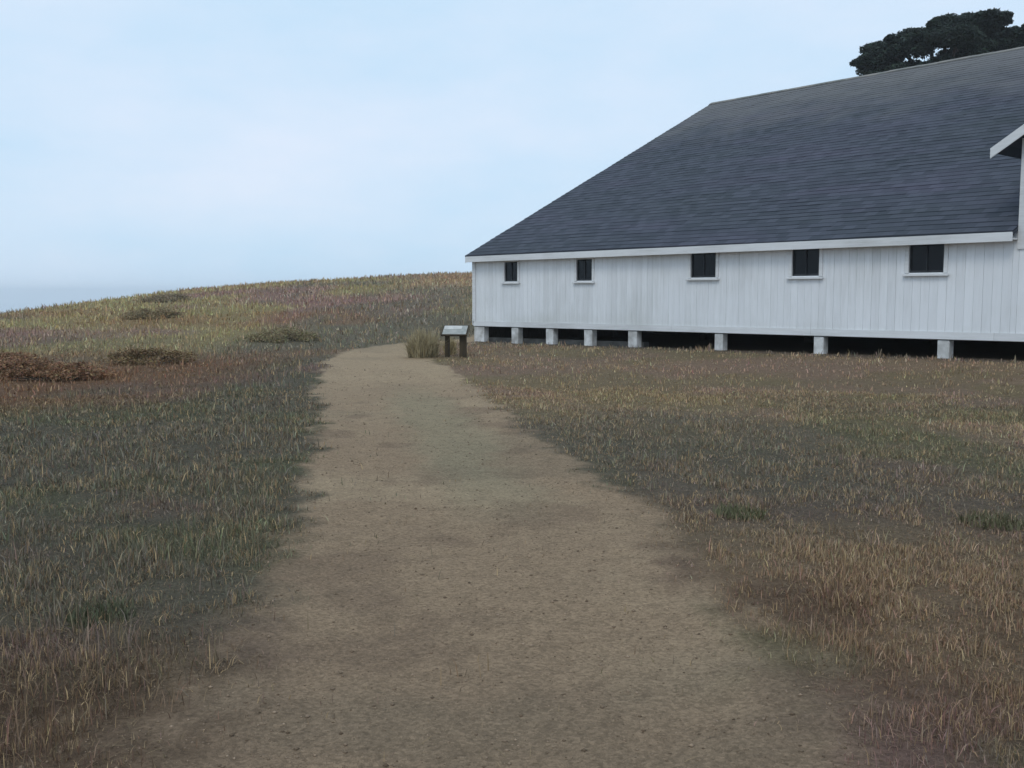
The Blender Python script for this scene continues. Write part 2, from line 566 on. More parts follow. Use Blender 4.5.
gx = axis(-420, 420, -7, 8, 0.11)
gy = axis(-300, 420, 1.5, 14, 0.11, 1.05)
X, Y = np.meshgrid(gx, gy)
Z = H(X, Y)
pd = path_d(X, Y)
Zg = Z - 0.12 * sstep(-0.42, -0.12, pd) + 0.03 * (fbm(X, Y, 0.35, 51) - 0.5) * sstep(-0.6, -0.9, pd)
nx, ny = len(gx), len(gy)
idx = np.arange(nx * ny).reshape(ny, nx)
F = np.stack([idx[:-1, :-1], idx[:-1, 1:], idx[1:, 1:], idx[1:, :-1]], -1).reshape(-1, 4)
gcol = ground_col(X, Y) * 0.82
ground = np_mesh('ground', np.stack([X, Y, Zg], -1).reshape(-1, 3), F.ravel(), np.full(len(F), 4), M_GROUND,
                 col=gcol.reshape(-1, 3), smooth=True)
tag(ground, kind='structure')

# path sheet, a few millimetres above the ground at its edge
ty = np.concatenate([np.arange(-12, 2.5, 0.4), np.arange(2.5, 14, 0.07), np.arange(14, 58, 0.25)])
tu = np.linspace(0, 1, 110)
YY, UU = np.meshgrid(ty, tu, indexing='ij')
xl, xr = np.interp(YY, PY, PL) - 1.0, np.interp(YY, PY, PR) + 1.0
XX = xl + (xr - xl) * UU
pdd = path_d(XX, YY)
nr = 0.30 * sstep(7.5, 3.5, YY)
inside = sstep(-0.16 - nr, 0.10 + nr, pdd + (0.35 + 1.2 * nr) * (fbm(XX, YY, 0.18, 54) - 0.5))
edge = sstep(0.0, 0.05, np.minimum(UU, 1 - UU))
ZZ = (H(XX, YY) + 0.014 - 0.06 * (1 - edge) - 0.03 * sstep(-0.1, 0.6, pdd) * (0.6 + 0.8 * fbm(XX, YY, 1.1, 52))
      + 0.030 * (fbm(XX, YY, 0.34, 53, 5) - 0.5) * edge * sstep(-0.3, 0.1, pdd))
pc = mixc(ground_col(XX, YY) * 0.82, np.zeros(3), np.zeros(XX.shape)) * (1 - inside[..., None]) + path_col(XX, YY) * 1.16 * inside[..., None]
py_, pu_ = XX.shape
idx = np.arange(py_ * pu_).reshape(py_, pu_)
F = np.stack([idx[:-1, :-1], idx[:-1, 1:], idx[1:, 1:], idx[1:, :-1]], -1).reshape(-1, 4)
path = np_mesh('path', np.stack([XX, YY, ZZ], -1).reshape(-1, 3), F.ravel(), np.full(len(F), 4), M_PATH,
               col=pc.reshape(-1, 3), smooth=True)
tag(path, kind='structure')

mb = MB()
N = 64
mb.add([(5200 * math.cos(2 * math.pi * k / N), 5200 * math.sin(2 * math.pi * k / N), -42) for k in range(N)], [tuple(range(N))])
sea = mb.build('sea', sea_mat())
tag(sea, kind='structure')

# ================================================================== the barn
barn = empty('barn', (BC[0], BC[1], 0), BARN_RZ)
tag(barn, 'long white timber barn on piers with a huge dark shingled roof', 'barn')
EAVE_Y, EAVE_Z, RIDGE_Y, RIDGE_Z = -0.30, 2.84, 12.8, 9.45
TAN = (RIDGE_Z - EAVE_Z) / (RIDGE_Y - EAVE_Y)


def roof_z(y):
    return EAVE_Z + TAN * ((y if y <= RIDGE_Y else 2 * RIDGE_Y - y) - EAVE_Y)


def sill_z(s):
    return 0.545 + 0.0062 * s


WINS = [(1.56, 2.22, 2.00, 2.62), (4.83, 5.50, 1.99, 2.62), (9.10, 9.94, 2.03, 2.69), (12.17, 12.93, 2.03, 2.69),
        (15.10, 15.90, 2.06, 2.72)]
DX0, DX1 = 17.41, 23.6                 # the cross gable
DPX = (DX0 + DX1) / 2
D_EX, D_EZ = 16.92, 4.50               # its eave edge
D_TAN = 0.64


def gable_z(s):
    return D_EZ + D_TAN * ((s if s <= DPX else 2 * DPX - s) - D_EX) - 0.10


def wall_top(s):
    if DX0 <= s <= DX1:
        return gable_z(s)
    return roof_z(0.0) - 0.13


def board_wall(mb, s0, s1, top, y, holes, bw=0.19, th=0.025):
    """vertical boards with hairline gaps, cut round the holes; two tiers where the wall is tall"""
    cuts = list(np.arange(s0, s1 - 0.05, bw)) + [s1]
    for a, b in zip(cuts[:-1], cuts[1:]):
        off = random.uniform(0, 0.005)
        g = 0.0022
        br = [a] + sorted({h for w_ in holes for h in (w_[0], w_[1]) if a + 0.012 < h < b - 0.012}) + [b]
        for p, q in zip(br[:-1], br[1:]):
            mid = (p + q) / 2
            p2, q2 = p + (g if p == a else 0), q - (g if q == b else 0)
            spans = [(None, None)]
            for w_ in holes:
                if w_[0] < mid < w_[1]:
                    spans = [(None, w_[2]), (w_[3], None)]
            for lo, hi in spans:
                z0, z1 = (sill_z(p2), sill_z(q2)) if lo is None else (lo, lo)
                t0, t1 = (top(p2 + 1e-4), top(q2 - 1e-4)) if hi is None else (hi, hi)
                mb.hexa([(p2, y - off - th, z0), (q2, y - off - th, z1), (q2, y, z1), (p2, y, z0),
                         (p2, y - off - th, t0), (q2, y - off - th, t1), (q2, y, t1), (p2, y, t0)])


mb = MB()
board_wall(mb, 0.0, DX0, wall_top, 0.0, WINS)
board_wall(mb, DX0, DX1, gable_z, 0.0, [(19.6, 21.4, 4.55, 6.1)])
board_wall(mb, DX1, BARN_L, wall_top, 0.0, [])
mb.build('wall', M_WALL, barn)
# back and end walls
mb = MB()
mb.box(0, BARN_L, BARN_W - 0.03, BARN_W, 0.48, 2.9)
mb.build('wall', M_WALL, barn)
for s in (0.0, BARN_L):
    mb = MB()
    x0, x1 = (s, s + 0.03) if s == 0 else (s - 0.03, s)
    yb = np.linspace(0.03, BARN_W - 0.03, 128)
    for a, b in zip(yb[:-1], yb[1:]):
        o_ = random.uniform(0, 0.007) * (-1 if s == 0 else 1)
        za, zb_ = roof_z(a) - 0.12, roof_z(b) - 0.12
        mb.hexa([(x0 + o_, a, sill_z(s)), (x1 + o_, a, sill_z(s)), (x1 + o_, b - 0.005, sill_z(s)), (x0 + o_, b - 0.005, sill_z(s)),
                 (x0 + o_, a, za), (x1 + o_, a, za), (x1 + o_, b - 0.005, zb_), (x0 + o_, b - 0.005, zb_)])
    mb.build('end_wall', M_WALL, barn)

# inner lining so no light leaks through the hairline gaps
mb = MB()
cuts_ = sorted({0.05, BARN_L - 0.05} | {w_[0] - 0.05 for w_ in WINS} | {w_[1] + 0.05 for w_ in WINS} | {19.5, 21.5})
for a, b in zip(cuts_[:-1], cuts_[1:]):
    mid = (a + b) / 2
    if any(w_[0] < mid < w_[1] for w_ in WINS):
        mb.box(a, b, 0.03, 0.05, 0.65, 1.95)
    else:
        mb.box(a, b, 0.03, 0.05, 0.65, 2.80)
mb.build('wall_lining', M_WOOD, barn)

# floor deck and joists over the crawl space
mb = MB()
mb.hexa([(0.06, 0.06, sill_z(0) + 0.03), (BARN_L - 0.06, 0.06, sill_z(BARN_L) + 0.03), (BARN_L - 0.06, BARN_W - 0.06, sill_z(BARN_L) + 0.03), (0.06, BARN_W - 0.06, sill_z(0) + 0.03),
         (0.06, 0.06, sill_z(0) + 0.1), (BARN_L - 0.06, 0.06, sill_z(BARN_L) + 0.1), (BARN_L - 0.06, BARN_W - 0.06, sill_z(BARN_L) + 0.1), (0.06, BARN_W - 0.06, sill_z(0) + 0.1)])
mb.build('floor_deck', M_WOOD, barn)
mb = MB()
mb.hexa([(0.02, 0.002, sill_z(0) - 0.03), (BARN_L - 0.02, 0.002, sill_z(BARN_L) - 0.03), (BARN_L - 0.02, 0.16, sill_z(BARN_L) - 0.03), (0.02, 0.16, sill_z(0) - 0.03),
         (0.02, 0.002, sill_z(0) + 0.028), (BARN_L - 0.02, 0.002, sill_z(BARN_L) + 0.028), (BARN_L - 0.02, 0.16, sill_z(BARN_L) + 0.028), (0.02, 0.16, sill_z(0) + 0.028)])
mb.build('sill_beam', M_WOOD, barn)
# pale drip board along the foot of the boards
mb = MB()
for a in np.arange(0, BARN_L, 4.25):
    b = min(a + 4.245, BARN_L)
    mb.hexa([(a, -0.058, sill_z(a) - 0.01), (b, -0.058, sill_z(b) - 0.01), (b, -0.034, sill_z(b) - 0.01), (a, -0.034, sill_z(a) - 0.01),
             (a, -0.052, sill_z(a) + 0.15), (b, -0.052, sill_z(b) + 0.15), (b, -0.034, sill_z(b) + 0.15), (a, -0.034, sill_z(a) + 0.15)])
mb.build('skirt_board', M_TRIM, barn)
# unseen skirts added at both ends to keep light out of the crawl space
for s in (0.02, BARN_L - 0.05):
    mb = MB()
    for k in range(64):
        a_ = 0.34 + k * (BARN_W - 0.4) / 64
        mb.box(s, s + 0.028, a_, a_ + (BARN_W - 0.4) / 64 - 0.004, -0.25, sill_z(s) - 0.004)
    mb.build('light_block_skirt', M_WOOD, barn)
mb = MB()
for a in np.arange(0.5, 7.2, 1.7):
    g0, g1 = [float(H(*(BC + BD * q + BN * 0.3))) for q in (a, a + 1.7)]
    mb.hexa([(a, 0.19, g0 - 0.2), (a + 1.697, 0.19, g1 - 0.2), (a + 1.697, 0.42, g1 - 0.2), (a, 0.42, g0 - 0.2),
             (a, 0.19, g0 + 0.15), (a + 1.697, 0.19, g1 + 0.15), (a + 1.697, 0.42, g1 + 0.15), (a, 0.42, g0 + 0.15)])
mb.build('footing', noise_mat('grey_footing', (0.05, 0.05, 0.048), (0.10, 0.10, 0.096), 4, 0.9, (1, 1, 1), 0.5), barn)
PIERS = [(0.0, 0.62), (1.90, 2.22), (3.40, 3.96), (5.10, 5.56), (6.85, 7.30), (9.84, 10.26), (12.74, 13.16), (15.74, 16.14),
         (18.6, 19.0), (21.5, 21.9), (24.4, 24.8), (27.3, 27.7), (30.2, 30.6), (33.4, 33.9)]


def barn_ground(s, wv):
    p = BC + BD * s + BN * wv
    return float(H(p[0], p[1]))


for a, b in PIERS:
    mb = MB()
    m_ = (a + b) / 2
    hw = min(0.165 if a < 7.5 else 0.13, (b - a) / 2) if a > 0 else (b - a) / 2 - 0.05
    m_ = m_ if a > 0 else hw
    g = barn_ground(m_, 0) - 0.12
    t = sill_z(m_) - 0.03
    mb.box(m_ - hw, m_ + hw, -0.03, 0.18, g - 0.1, t - 0.004)
    mb.build('pier', M_PIER, barn, bevel=0.008)
for wv in (6, 12.8, 19):  # inner rows of posts keep the crawl space from being an empty box
    for s in np.arange(1.0, 34, 4.0):
        mb = MB()
        mb.box(s - 0.15, s + 0.15, wv - 0.15, wv + 0.15, barn_ground(s, wv) - 0.15, sill_z(s) + 0.028)
        mb.build('post', M_WOOD, barn)

# windows -----------------------------------------------------------
for (a, b, z0, z1) in WINS:
    t = 0.075
    mb = MB()
    yf = -0.058
    mb.box(a - t, a + 0.012, yf, 0.02, z0 - 0.012, z1 + 0.012)
    mb.box(b - 0.012, b + t, yf, 0.02, z0 - 0.012, z1 + 0.012)
    mb.box(a - t - 0.02, b + t + 0.02, yf - 0.006, 0.02, z1 + 0.0125, z1 + t)
    fr = mb.build('window', M_TRIM, barn, bevel=0.004)
    mb = MB()
    mb.hexa([(a - t - 0.03, yf - 0.05, z0 - 0.075), (b + t + 0.03, yf - 0.05, z0 - 0.075), (b + t + 0.03, 0.02, z0 - 0.06), (a - t - 0.03, 0.02, z0 - 0.06),
             (a - t - 0.03, yf - 0.05, z0 - 0.035), (b + t + 0.03, yf - 0.05, z0 - 0.035), (b + t + 0.03, 0.02, z0 - 0.013), (a - t - 0.03, 0.02, z0 - 0.013)])
    mb.build('sill', M_TRIM, fr, bevel=0.004)
    mb = MB()
    mb.box(a + 0.013, b - 0.013, 0.012, 0.018, z0, z1 + 0.011)
    mb.build('pane', M_GLASS, fr)
    mb = MB()
    xm, zm = (a + b) / 2, (z0 + z1) / 2
    for bx in ((a + 0.014, a + 0.05, z0, z1), (b - 0.05, b - 0.014, z0, z1), (a + 0.051, b - 0.051, z1 - 0.04, z1),
               (a + 0.051, b - 0.051, z0, z0 + 0.05), (xm - 0.011, xm + 0.011, z0 + 0.051, z1 - 0.041)):
        mb.box(bx[0], bx[1], -0.012, 0.0115, bx[2], bx[3])
    mb.build('sash', noise_mat('sash_paint', (0.015, 0.018, 0.022), (0.04, 0.044, 0.05), 6, 0.7) if 'sash_paint' not in bpy.data.materials else bpy.data.materials['sash_paint'], fr)

# loft door in the cross gable (to the right of the picture)
mb = MB()
for k in range(9):
    mb.box(19.603 + k * 0.1999, 19.603 + (k + 1) * 0.1999 - 0.006, -0.012 - random.uniform(0, 0.004), 0.02, 4.553, 6.097)
mb.build('loft_door', M_WALL, barn)

# corner board
mb = MB()
mb.box(-0.036, 0.10, -0.062, -0.0335, sill_z(0) + 0.152, 2.72)
mb.box(-0.062, -0.0375, -0.062, 0.12, sill_z(0) + 0.02, 2.72)
mb.build('corner_board', M_TRIM, barn, bevel=0.004)


# roof: real courses with a butt edge each ---------------------------
def shingle_slope(name, x0, x1, foot, top, parent, thick=0.10, row=0.25, gap=None):
    """foot/top: (y,z) of the lower and upper edge; gap: the eave overhang stops either side of the cross gable"""
    fy, fz = foot; ty_, tz = top
    Ls = math.hypot(ty_ - fy, tz - fz)
    n_ = max(1, int(round(Ls / row)))
    ux, uz = (ty_ - fy) / Ls, (tz - fz) / Ls
    nyv, nzv = (-uz, ux) if ux > 0 else (uz, -ux)
    me = bpy.data.meshes.new(name)
    V, Fc, UV = [], [], []
    seg = 34
    for r_ in range(n_):
        d0, d1 = r_ * Ls / n_, (r_ + 1) * Ls / n_
        low = gap and fy + ux * d0 < 0.0
        for xs0, xs1 in ((x0 + (x1 - x0) * k / seg, x0 + (x1 - x0) * (k + 1) / seg) for k in range(seg)):
            if low and xs0 >= gap[0] - 1e-6 and xs1 <= gap[1] + 1e-6:
                continue
            if low and xs0 < gap[0] < xs1:
                xs1 = gap[0]
            elif low and xs0 < gap[1] < xs1:
                xs0 = gap[1]
            xt0, xt1 = xs0, xs1
            lift = 0.009 + 0.011 * random.random()
            wv0, wv1 = 0.05 * float(fbm(xs0, d0, 4.0, 71)), 0.05 * float(fbm(xs1, d0, 4.0, 71))
            b0 = len(V)
            V += [(xs0, fy + ux * d0, fz + uz * d0), (xs1, fy + ux * d0, fz + uz * d0),
                  (xs0, fy + ux * d0 + nyv * lift, fz + uz * d0 + nzv * (lift + wv0)), (xs1, fy + ux * d0 + nyv * lift, fz + uz * d0 + nzv * (lift + wv1)),
                  (xt1, fy + ux * d1 + nyv * 0.004, fz + uz * d1 + nzv * (0.004 + wv1)), (xt0, fy + ux * d1 + nyv * 0.004, fz + uz * d1 + nzv * (0.004 + wv0))]
            Fc += [(b0, b0 + 1, b0 + 3, b0 + 2), (b0 + 2, b0 + 3, b0 + 4, b0 + 5)]
            UV += [(xs0, d0), (xs1, d0), (xs1, d0), (xs0, d0), (xs0, d0), (xs1, d0), (xt1, d1), (xt0, d1)]
    # deck below
    dk = 0.002
    dg = (0.03 - fy) / ux
    secs = [(x0, x1, 0, Ls)] if not gap else [(x0, gap[0], 0, dg), (gap[1], x1, 0, dg), (x0, x1, dg, Ls)]
    for e0, e1, da, db in secs:
        b0 = len(V)
        for q in (dk, thick):
            V += [(e0, fy + ux * da - nyv * q, fz + uz * da - nzv * q), (e1, fy + ux * da - nyv * q, fz + uz * da - nzv * q),
                  (e1, fy + ux * db - nyv * q, fz + uz * db - nzv * q), (e0, fy + ux * db - nyv * q, fz + uz * db - nzv * q)]
        dkf = [(0, 1, 2, 3), (4, 7, 6, 5), (0, 4, 5, 1), (1, 5, 6, 2), (2, 6, 7, 3), (3, 7, 4, 0)]
        Fc += [tuple(b0 + i for i in f) for f in dkf]
        UV += [(0, 0)] * 24
    me.from_pydata(V, [], Fc)
    l_ = me.uv_layers.new(name='UVMap')
    for i, u in enumerate(UV):
        l_.data[i].uv = u
    me.materials.append(M_ROOF)
    o = bpy.data.objects.new(name, me)
    COL.objects.link(o)
    if parent:
        o.parent = parent
    return o


RX0, RX1 = -0.14, BARN_L + 0.14
roof = shingle_slope('roof', RX0, RX1, (EAVE_Y, EAVE_Z), (RIDGE_Y, RIDGE_Z), barn, thick=0.08, gap=(DX0 - 0.03, DX1 + 0.03))
mb = MB()
bz = EAVE_Z
mb.hexa([(RX0, RIDGE_Y + 0.003, RIDGE_Z - 0.1), (RX1, RIDGE_Y + 0.003, RIDGE_Z - 0.1), (RX1, 2 * RIDGE_Y - EAVE_Y, bz - 0.1), (RX0, 2 * RIDGE_Y - EAVE_Y, bz - 0.1),
         (RX0, RIDGE_Y + 0.003, RIDGE_Z), (RX1, RIDGE_Y + 0.003, RIDGE_Z), (RX1, 2 * RIDGE_Y - EAVE_Y, bz), (RX0, 2 * RIDGE_Y - EAVE_Y, bz)])
mb.build('roof', M_ROOF, barn)
mb = MB()
x = RX0
while x < RX1:
    e = min(x + 0.6, RX1)
    j = random.uniform(0, 0.012)
    for sgn in (-1, 1):
        y0, y1 = RIDGE_Y, RIDGE_Y + sgn * 0.17
        za, zb_ = RIDGE_Z + 0.055 + j, RIDGE_Z + 0.055 + j - 0.17 * TAN
        P = [(x, y0, za - 0.02), (e - 0.004, y0, za - 0.02), (e - 0.004, y1, zb_ - 0.02), (x, y1, zb_ - 0.02), (x, y0, za), (e - 0.004, y0, za), (e - 0.004, y1, zb_), (x, y1, zb_)]
        if sgn < 0:
            P = [P[i] for i in (1, 0, 3, 2, 5, 4, 7, 6)]
        mb.hexa(P)
    x = e
mb.build('ridge_cap', noise_mat('ridge_shingles', alb((92, 104, 108)), alb((122, 128, 130)), 1.5, 0.8), barn)

# fascia, soffit, barge board
for a, b in ((RX0 + 0.03, DX0 - 0.04), (DX1 + 0.04, RX1 - 0.03)):
    mb = MB()
    mb.box(a, b, EAVE_Y - 0.012, EAVE_Y + 0.022, EAVE_Z - 0.19, EAVE_Z - 0.004)
    mb.build('fascia', M_TRIM, barn, bevel=0.004)
    mb = MB()
    mb.box(a, b, EAVE_Y + 0.023, -0.040, EAVE_Z - 0.15, EAVE_Z - 0.12)
    mb.build('soffit', M_TRIM, barn)
for xx in (RX0, RX1 - 0.03):
    mb = MB()
    for y0, y1 in ((EAVE_Y + 0.03, RIDGE_Y - 0.002), (RIDGE_Y + 0.002, 2 * RIDGE_Y - EAVE_Y - 0.03)):
        za, zb_ = roof_z(y0), roof_z(y1)
        off = -0.028 if xx < 0 else 0.031
        mb.hexa([(xx + off, y0, za - 0.22), (xx + off + 0.026, y0, za - 0.22), (xx + off + 0.026, y1, zb_ - 0.22), (xx + off, y1, zb_ - 0.22),
                 (xx + off, y0, za - 0.005), (xx + off + 0.026, y0, za - 0.005), (xx + off + 0.026, y1, zb_ - 0.005), (xx + off, y1, zb_ - 0.005)])
    mb.build('barge_board', M_TRIM, barn)

# cross gable: roof, cheeks, rake trim --------------------------------
D_PZ = D_EZ + D_TAN * (DPX - D_EX)
dorm = empty('cross_gable')
dorm.parent = barn


def cross_slope(sgn):
    ex = D_EX if sgn < 0 else 2 * DPX - D_EX
    me = MB()
    y0 = -0.40
    Ls = math.hypot(DPX - D_EX, D_PZ - D_EZ)
    n_ = int(Ls / 0.25)
    for k in range(n_):
        fa, fb = k / n_, (k + 1) / n_
        xa_, za = ex + (DPX - ex) * fa, D_EZ + (D_PZ - D_EZ) * fa
        xb_, zb_ = ex + (DPX - ex) * fb, D_EZ + (D_PZ - D_EZ) * fb
        ya, yb_ = EAVE_Y + (za - EAVE_Z) / TAN + 0.3, EAVE_Y + (zb_ - EAVE_Z) / TAN + 0.3
        h = 0.022
        P = [(xa_, y0, za - 0.07), (xa_, ya, za - 0.07), (xb_, yb_, zb_ - 0.07), (xb_, y0, zb_ - 0.07),
             (xa_, y0, za + h), (xa_, ya, za + h), (xb_, yb_, zb_ + 0.003), (xb_, y0, zb_ + 0.003)]
        if sgn < 0:
            P = [P[i] for i in (1, 0, 3, 2, 5, 4, 7, 6)]
        me.hexa(P)
    o = me.build('roof', M_ROOF, dorm)
    l_ = o.data.uv_layers.new(name='UVMap')
    for p in o.data.polygons:
        for li in p.loop_indices:
            c = o.data.vertices[o.data.loops[li].vertex_index].co
            l_.data[li].uv = (c.y + 3.7, abs(c.x - ex) * 1.19)
    return o


cross_slope(-1)
cross_slope(1)
for sgn in (-1, 1):
    xs = DX0 if sgn < 0 else DX1
    mb = MB()
    ye = EAVE_Y + (D_EZ - EAVE_Z) / TAN + 0.8
    zt = gable_z(xs)
    a, b = (xs + 0.002, xs + 0.03) if sgn < 0 else (xs - 0.03, xs - 0.002)
    mb.add([(a, 0.003, 2.6), (a, ye, 2.6 + 0.0), (a, ye, zt), (a, 0.003, zt), (b, 0.003, 2.6), (b, ye, 2.6), (b, ye, zt), (b, 0.003, zt)],
           [(0, 1, 2, 3), (7, 6, 5, 4), (0, 4, 5, 1), (1, 5, 6, 2), (2, 6, 7, 3), (3, 7, 4, 0)])
    mb.build('cheek_wall', M_WALL, dorm)
    ex = D_EX if sgn < 0 else 2 * DPX - D_EX
    mb = MB()
    P = [(ex, -0.432, D_EZ - 0.19), (DPX - sgn * -0.001, -0.432, D_PZ - 0.19), (DPX, -0.402, D_PZ - 0.19), (ex, -0.402, D_EZ - 0.19),
         (ex, -0.432, D_EZ + 0.01), (DPX, -0.432, D_PZ + 0.01), (DPX, -0.402, D_PZ + 0.01), (ex, -0.402, D_EZ + 0.01)]
    mb.hexa(P if sgn < 0 else [P[i] for i in (1, 0, 3, 2, 5, 4, 7, 6)])
    mb.build('rake_board', M_TRIM, dorm)
    mb = MB()
    q0, q1 = (DX0 - 0.03, DX0 + 0.10) if sgn < 0 else (DX1 - 0.10, DX1 + 0.03)
    mb.box(q0, q1, -0.062, -0.0335, 2.5, gable_z(xs) - 0.02)
    mb.build('corner_board', M_TRIM, dorm)

# ================================================================== trees behind the barn
def leaf_cloud(centres, radii, per, size, base, jitter, rng, tilt=0.6):
    """many small leaf sprays spread through flattened clumps: one triangle pair each"""
    Vs, Cs = [], []
    for (c, r, n_) in zip(centres, radii, per):
        u = rng.normal(size=(n_, 3)); u /= np.linalg.norm(u, axis=1)[:, None]
        rad = rng.random(n_) ** 0.45
        p = c + u * rad[:, None] * r
        Vs.append(p)
        tone = rng.uniform(0.75, 1.25)
        Cs.append(base * tone * rng.uniform(0.6, 1.4, (n_, 1)) * (1 + rng.normal(0, jitter, (n_, 3))))
    P = np.concatenate(Vs); Cc = np.clip(np.concatenate(Cs), 0.004, 0.6)
    n_ = len(P)
    a = rng.normal(size=(n_, 3)); a[:, 2] = a[:, 2] * tilt + 0.25; a /= np.linalg.norm(a, axis=1)[:, None]
    b = np.cross(a, rng.normal(size=(n_, 3))); b /= np.linalg.norm(b, axis=1)[:, None]
    L_ = size * rng.uniform(0.6, 1.5, n_)[:, None]; W_ = L_ * rng.uniform(0.25, 0.5, (n_, 1))
    q = np.stack([P - a * L_ * 0.5, P + b * W_ * 0.5, P + a * L_ * 0.5, P - b * W_ * 0.5], 1)
    return q.reshape(-1, 3), np.repeat(Cc, 4, 0)


def cypress(name, x, y, clumps, label, rng, trunk_h=9, lean=(0, 0), group=None):
    g = float(H(x, y))
    root = empty(name, (x, y, g))
    tag(root, label, 'tree', group)
    mb = MB()
    top = Vector((lean[0], lean[1], trunk_h))
    mb.tube([(0, 0, -0.4), (0.1, 0, 0.5), tuple(top * 0.5 + Vector((0.3, 0, 0))), tuple(top)], [0.75, 0.55, 0.42, 0.3], 10)
    for (cx, cy, cz, rx, ry, rz_) in clumps:
        c = Vector((cx, cy, cz))
        st = top * random.uniform(0.65, 0.98)
        md = (st + c) / 2 + Vector((0, 0, 0.5))
        mb.tube([st, md, c, c + (c - md) * 0.1], [0.2, 0.14, 0.09, 0.03], 6)
    mb.build('trunk', M_BARK, root, smooth=True)
    cs, rs, pn = [], [], []
    for (cx, cy, cz, rx, ry, rz_) in clumps:
        c = np.array([cx, cy, cz]); r = np.array([rx, ry, rz_])
        m_ = 22
        for _ in range(m_):
            u = rng.normal(size=3); u /= np.linalg.norm(u)
            u *= rng.random() ** 0.4
            sc_ = rng.uniform(0.12, 0.40)
            cs.append(c + u * r); rs.append(r * sc_ * np.array([1, 1, 0.8]) + 0.1); pn.append(int(520 * sc_ / 0.3))
    V, Cc = leaf_cloud(cs, rs, pn, 0.24, np.array([0.024, 0.037, 0.027]), 0.08, rng)
    n_ = len(V) // 4
    np_mesh('crown', V, np.arange(n_ * 4), np.full(n_, 4), M_LEAF, root, col=Cc)
    return root


# local clump coordinates: x to the right seen from the path, z up
cypress('cypress_tree', 27.6, 66, [
    (-4.2, 0, 13.7, 0.9, 1.4, 0.5), (-3.0, 0, 14.3, 1.3, 1.8, 0.7), (-2.0, 1, 14.9, 1.5, 2.0, 0.7), (-0.6, -1, 15.1, 1.8, 2.2, 0.7), (0.9, 0, 15.6, 1.9, 2.4, 0.7),
    (2.4, 1, 16.1, 1.8, 2.4, 0.7), (3.6, 0, 16.2, 1.4, 2.0, 0.6), (-1.4, 2, 13.6, 2.2, 2.2, 1.0), (0.6, -2, 14.2, 2.4, 2.2, 1.0), (2.8, 1, 14.7, 2.2, 2.0, 0.9), (4.6, 1, 14.9, 1.3, 2.0, 0.7),
    (0, 0, 12.6, 3.2, 3.0, 1.2), (-2.5, -1, 12.2, 2.0, 2.2, 1.0), (2.8, 0, 13.0, 2.6, 2.4, 1.2), (0.5, 2, 11.0, 2.8, 2.6, 1.0)],
    'dark windswept cypress rising over the barn ridge, whole sloping crown in view', np.random.default_rng(5), 11.5, (0.4, 0))
cypress('cypress_tree', 37.4, 67, [
    (-3.8, 0, 15.4, 1.3, 2.0, 0.7), (-2.0, 1, 15.8, 1.8, 2.2, 0.7), (0.2, 0, 16.3, 2.2, 2.2, 0.9), (2.4, 1, 16.5, 2.2, 2.2, 1.0), (4.2, 0, 15.6, 1.8, 2.0, 0.9),
    (-3.0, 0, 14.2, 1.9, 2.2, 0.9), (0, -1, 14.6, 2.8, 2.6, 1.2), (2.8, 0, 14.2, 2.4, 2.4, 1.1), (0, 1, 12.4, 3.2, 3.0, 1.3), (3.0, 1, 12.0, 2.2, 2.2, 1.0)],
    'dark cypress behind the barn roof, cut off by the right edge of the view', np.random.default_rng(6), 12, (0.2, 0))


# ================================================================== grass
def blades(name, x, y, hgt, wid, col, rng, mat=M_GRASS, z=None, flat=0.0, parent=None, lean=0.55):
    n_ = len(x)
    z = surf(x, y) - 0.006 if z is None else z
    az = rng.uniform(0, 2 * math.pi, n_)
    ln = np.abs(rng.normal(0, lean, n_)) + flat
    dirx, diry = np.cos(az), np.sin(az)
    f = rng.uniform(0, 2 * math.pi, n_)
    wx, wy = np.cos(f) * wid * 0.5, np.sin(f) * wid * 0.5
    up = hgt * np.cos(np.clip(ln, 0, 1.5)); out_ = hgt * np.sin(np.clip(ln, 0, 1.5))
    mx_, my_, mz = x + dirx * out_ * 0.35, y + diry * out_ * 0.35, z + up * 0.62
    V = np.empty((n_, 5, 3), np.float32)
    V[:, 0] = np.stack([x - wx, y - wy, z], -1); V[:, 1] = np.stack([x + wx, y + wy, z], -1)
    V[:, 2] = np.stack([mx_ + wx * 0.75, my_ + wy * 0.75, mz], -1); V[:, 3] = np.stack([mx_ - wx * 0.75, my_ - wy * 0.75, mz], -1)
    V[:, 4] = np.stack([x + dirx * out_, y + diry * out_, z + up], -1)
    b0 = (np.arange(n_) * 5)[:, None]
    Fq = np.concatenate([b0 + [0, 1, 2, 3], b0 + [3, 2, 4]], 1)
    sizes = np.tile([4, 3], n_)
    return np_mesh(name, V.reshape(-1, 3), Fq.ravel(), sizes, mat, parent, col=np.repeat(col, 5, 0))


def scatter(n_, rmin, rmax, rng, p=1.0):
    """points in a broad fan in front of the path's near end, thinning with distance"""
    u = rng.random(n_)
    r = (rmin ** p + u * (rmax ** p - rmin ** p)) ** (1 / p)
    a = rng.uniform(-0.8, 0.8, n_)
    x, y = r * np.sin(a), r * np.cos(a)
    near = rng.random(n_) < 0.16                       # and a strip to either side, close by
    x[near] = rng.uniform(1.2, 7.5, near.sum()) * np.where(rng.random(near.sum()) < 0.5, -1, 1)
    y[near] = rng.uniform(0.3, 6.5, near.sum())
    return x, y, np.hypot(x, y)


def in_barn(x, y, m=0.0):
    s, wv = barn_local(x, y)
    return (s > -m) & (s < BARN_L + m) & (wv > -m) & (wv < BARN_W + m)


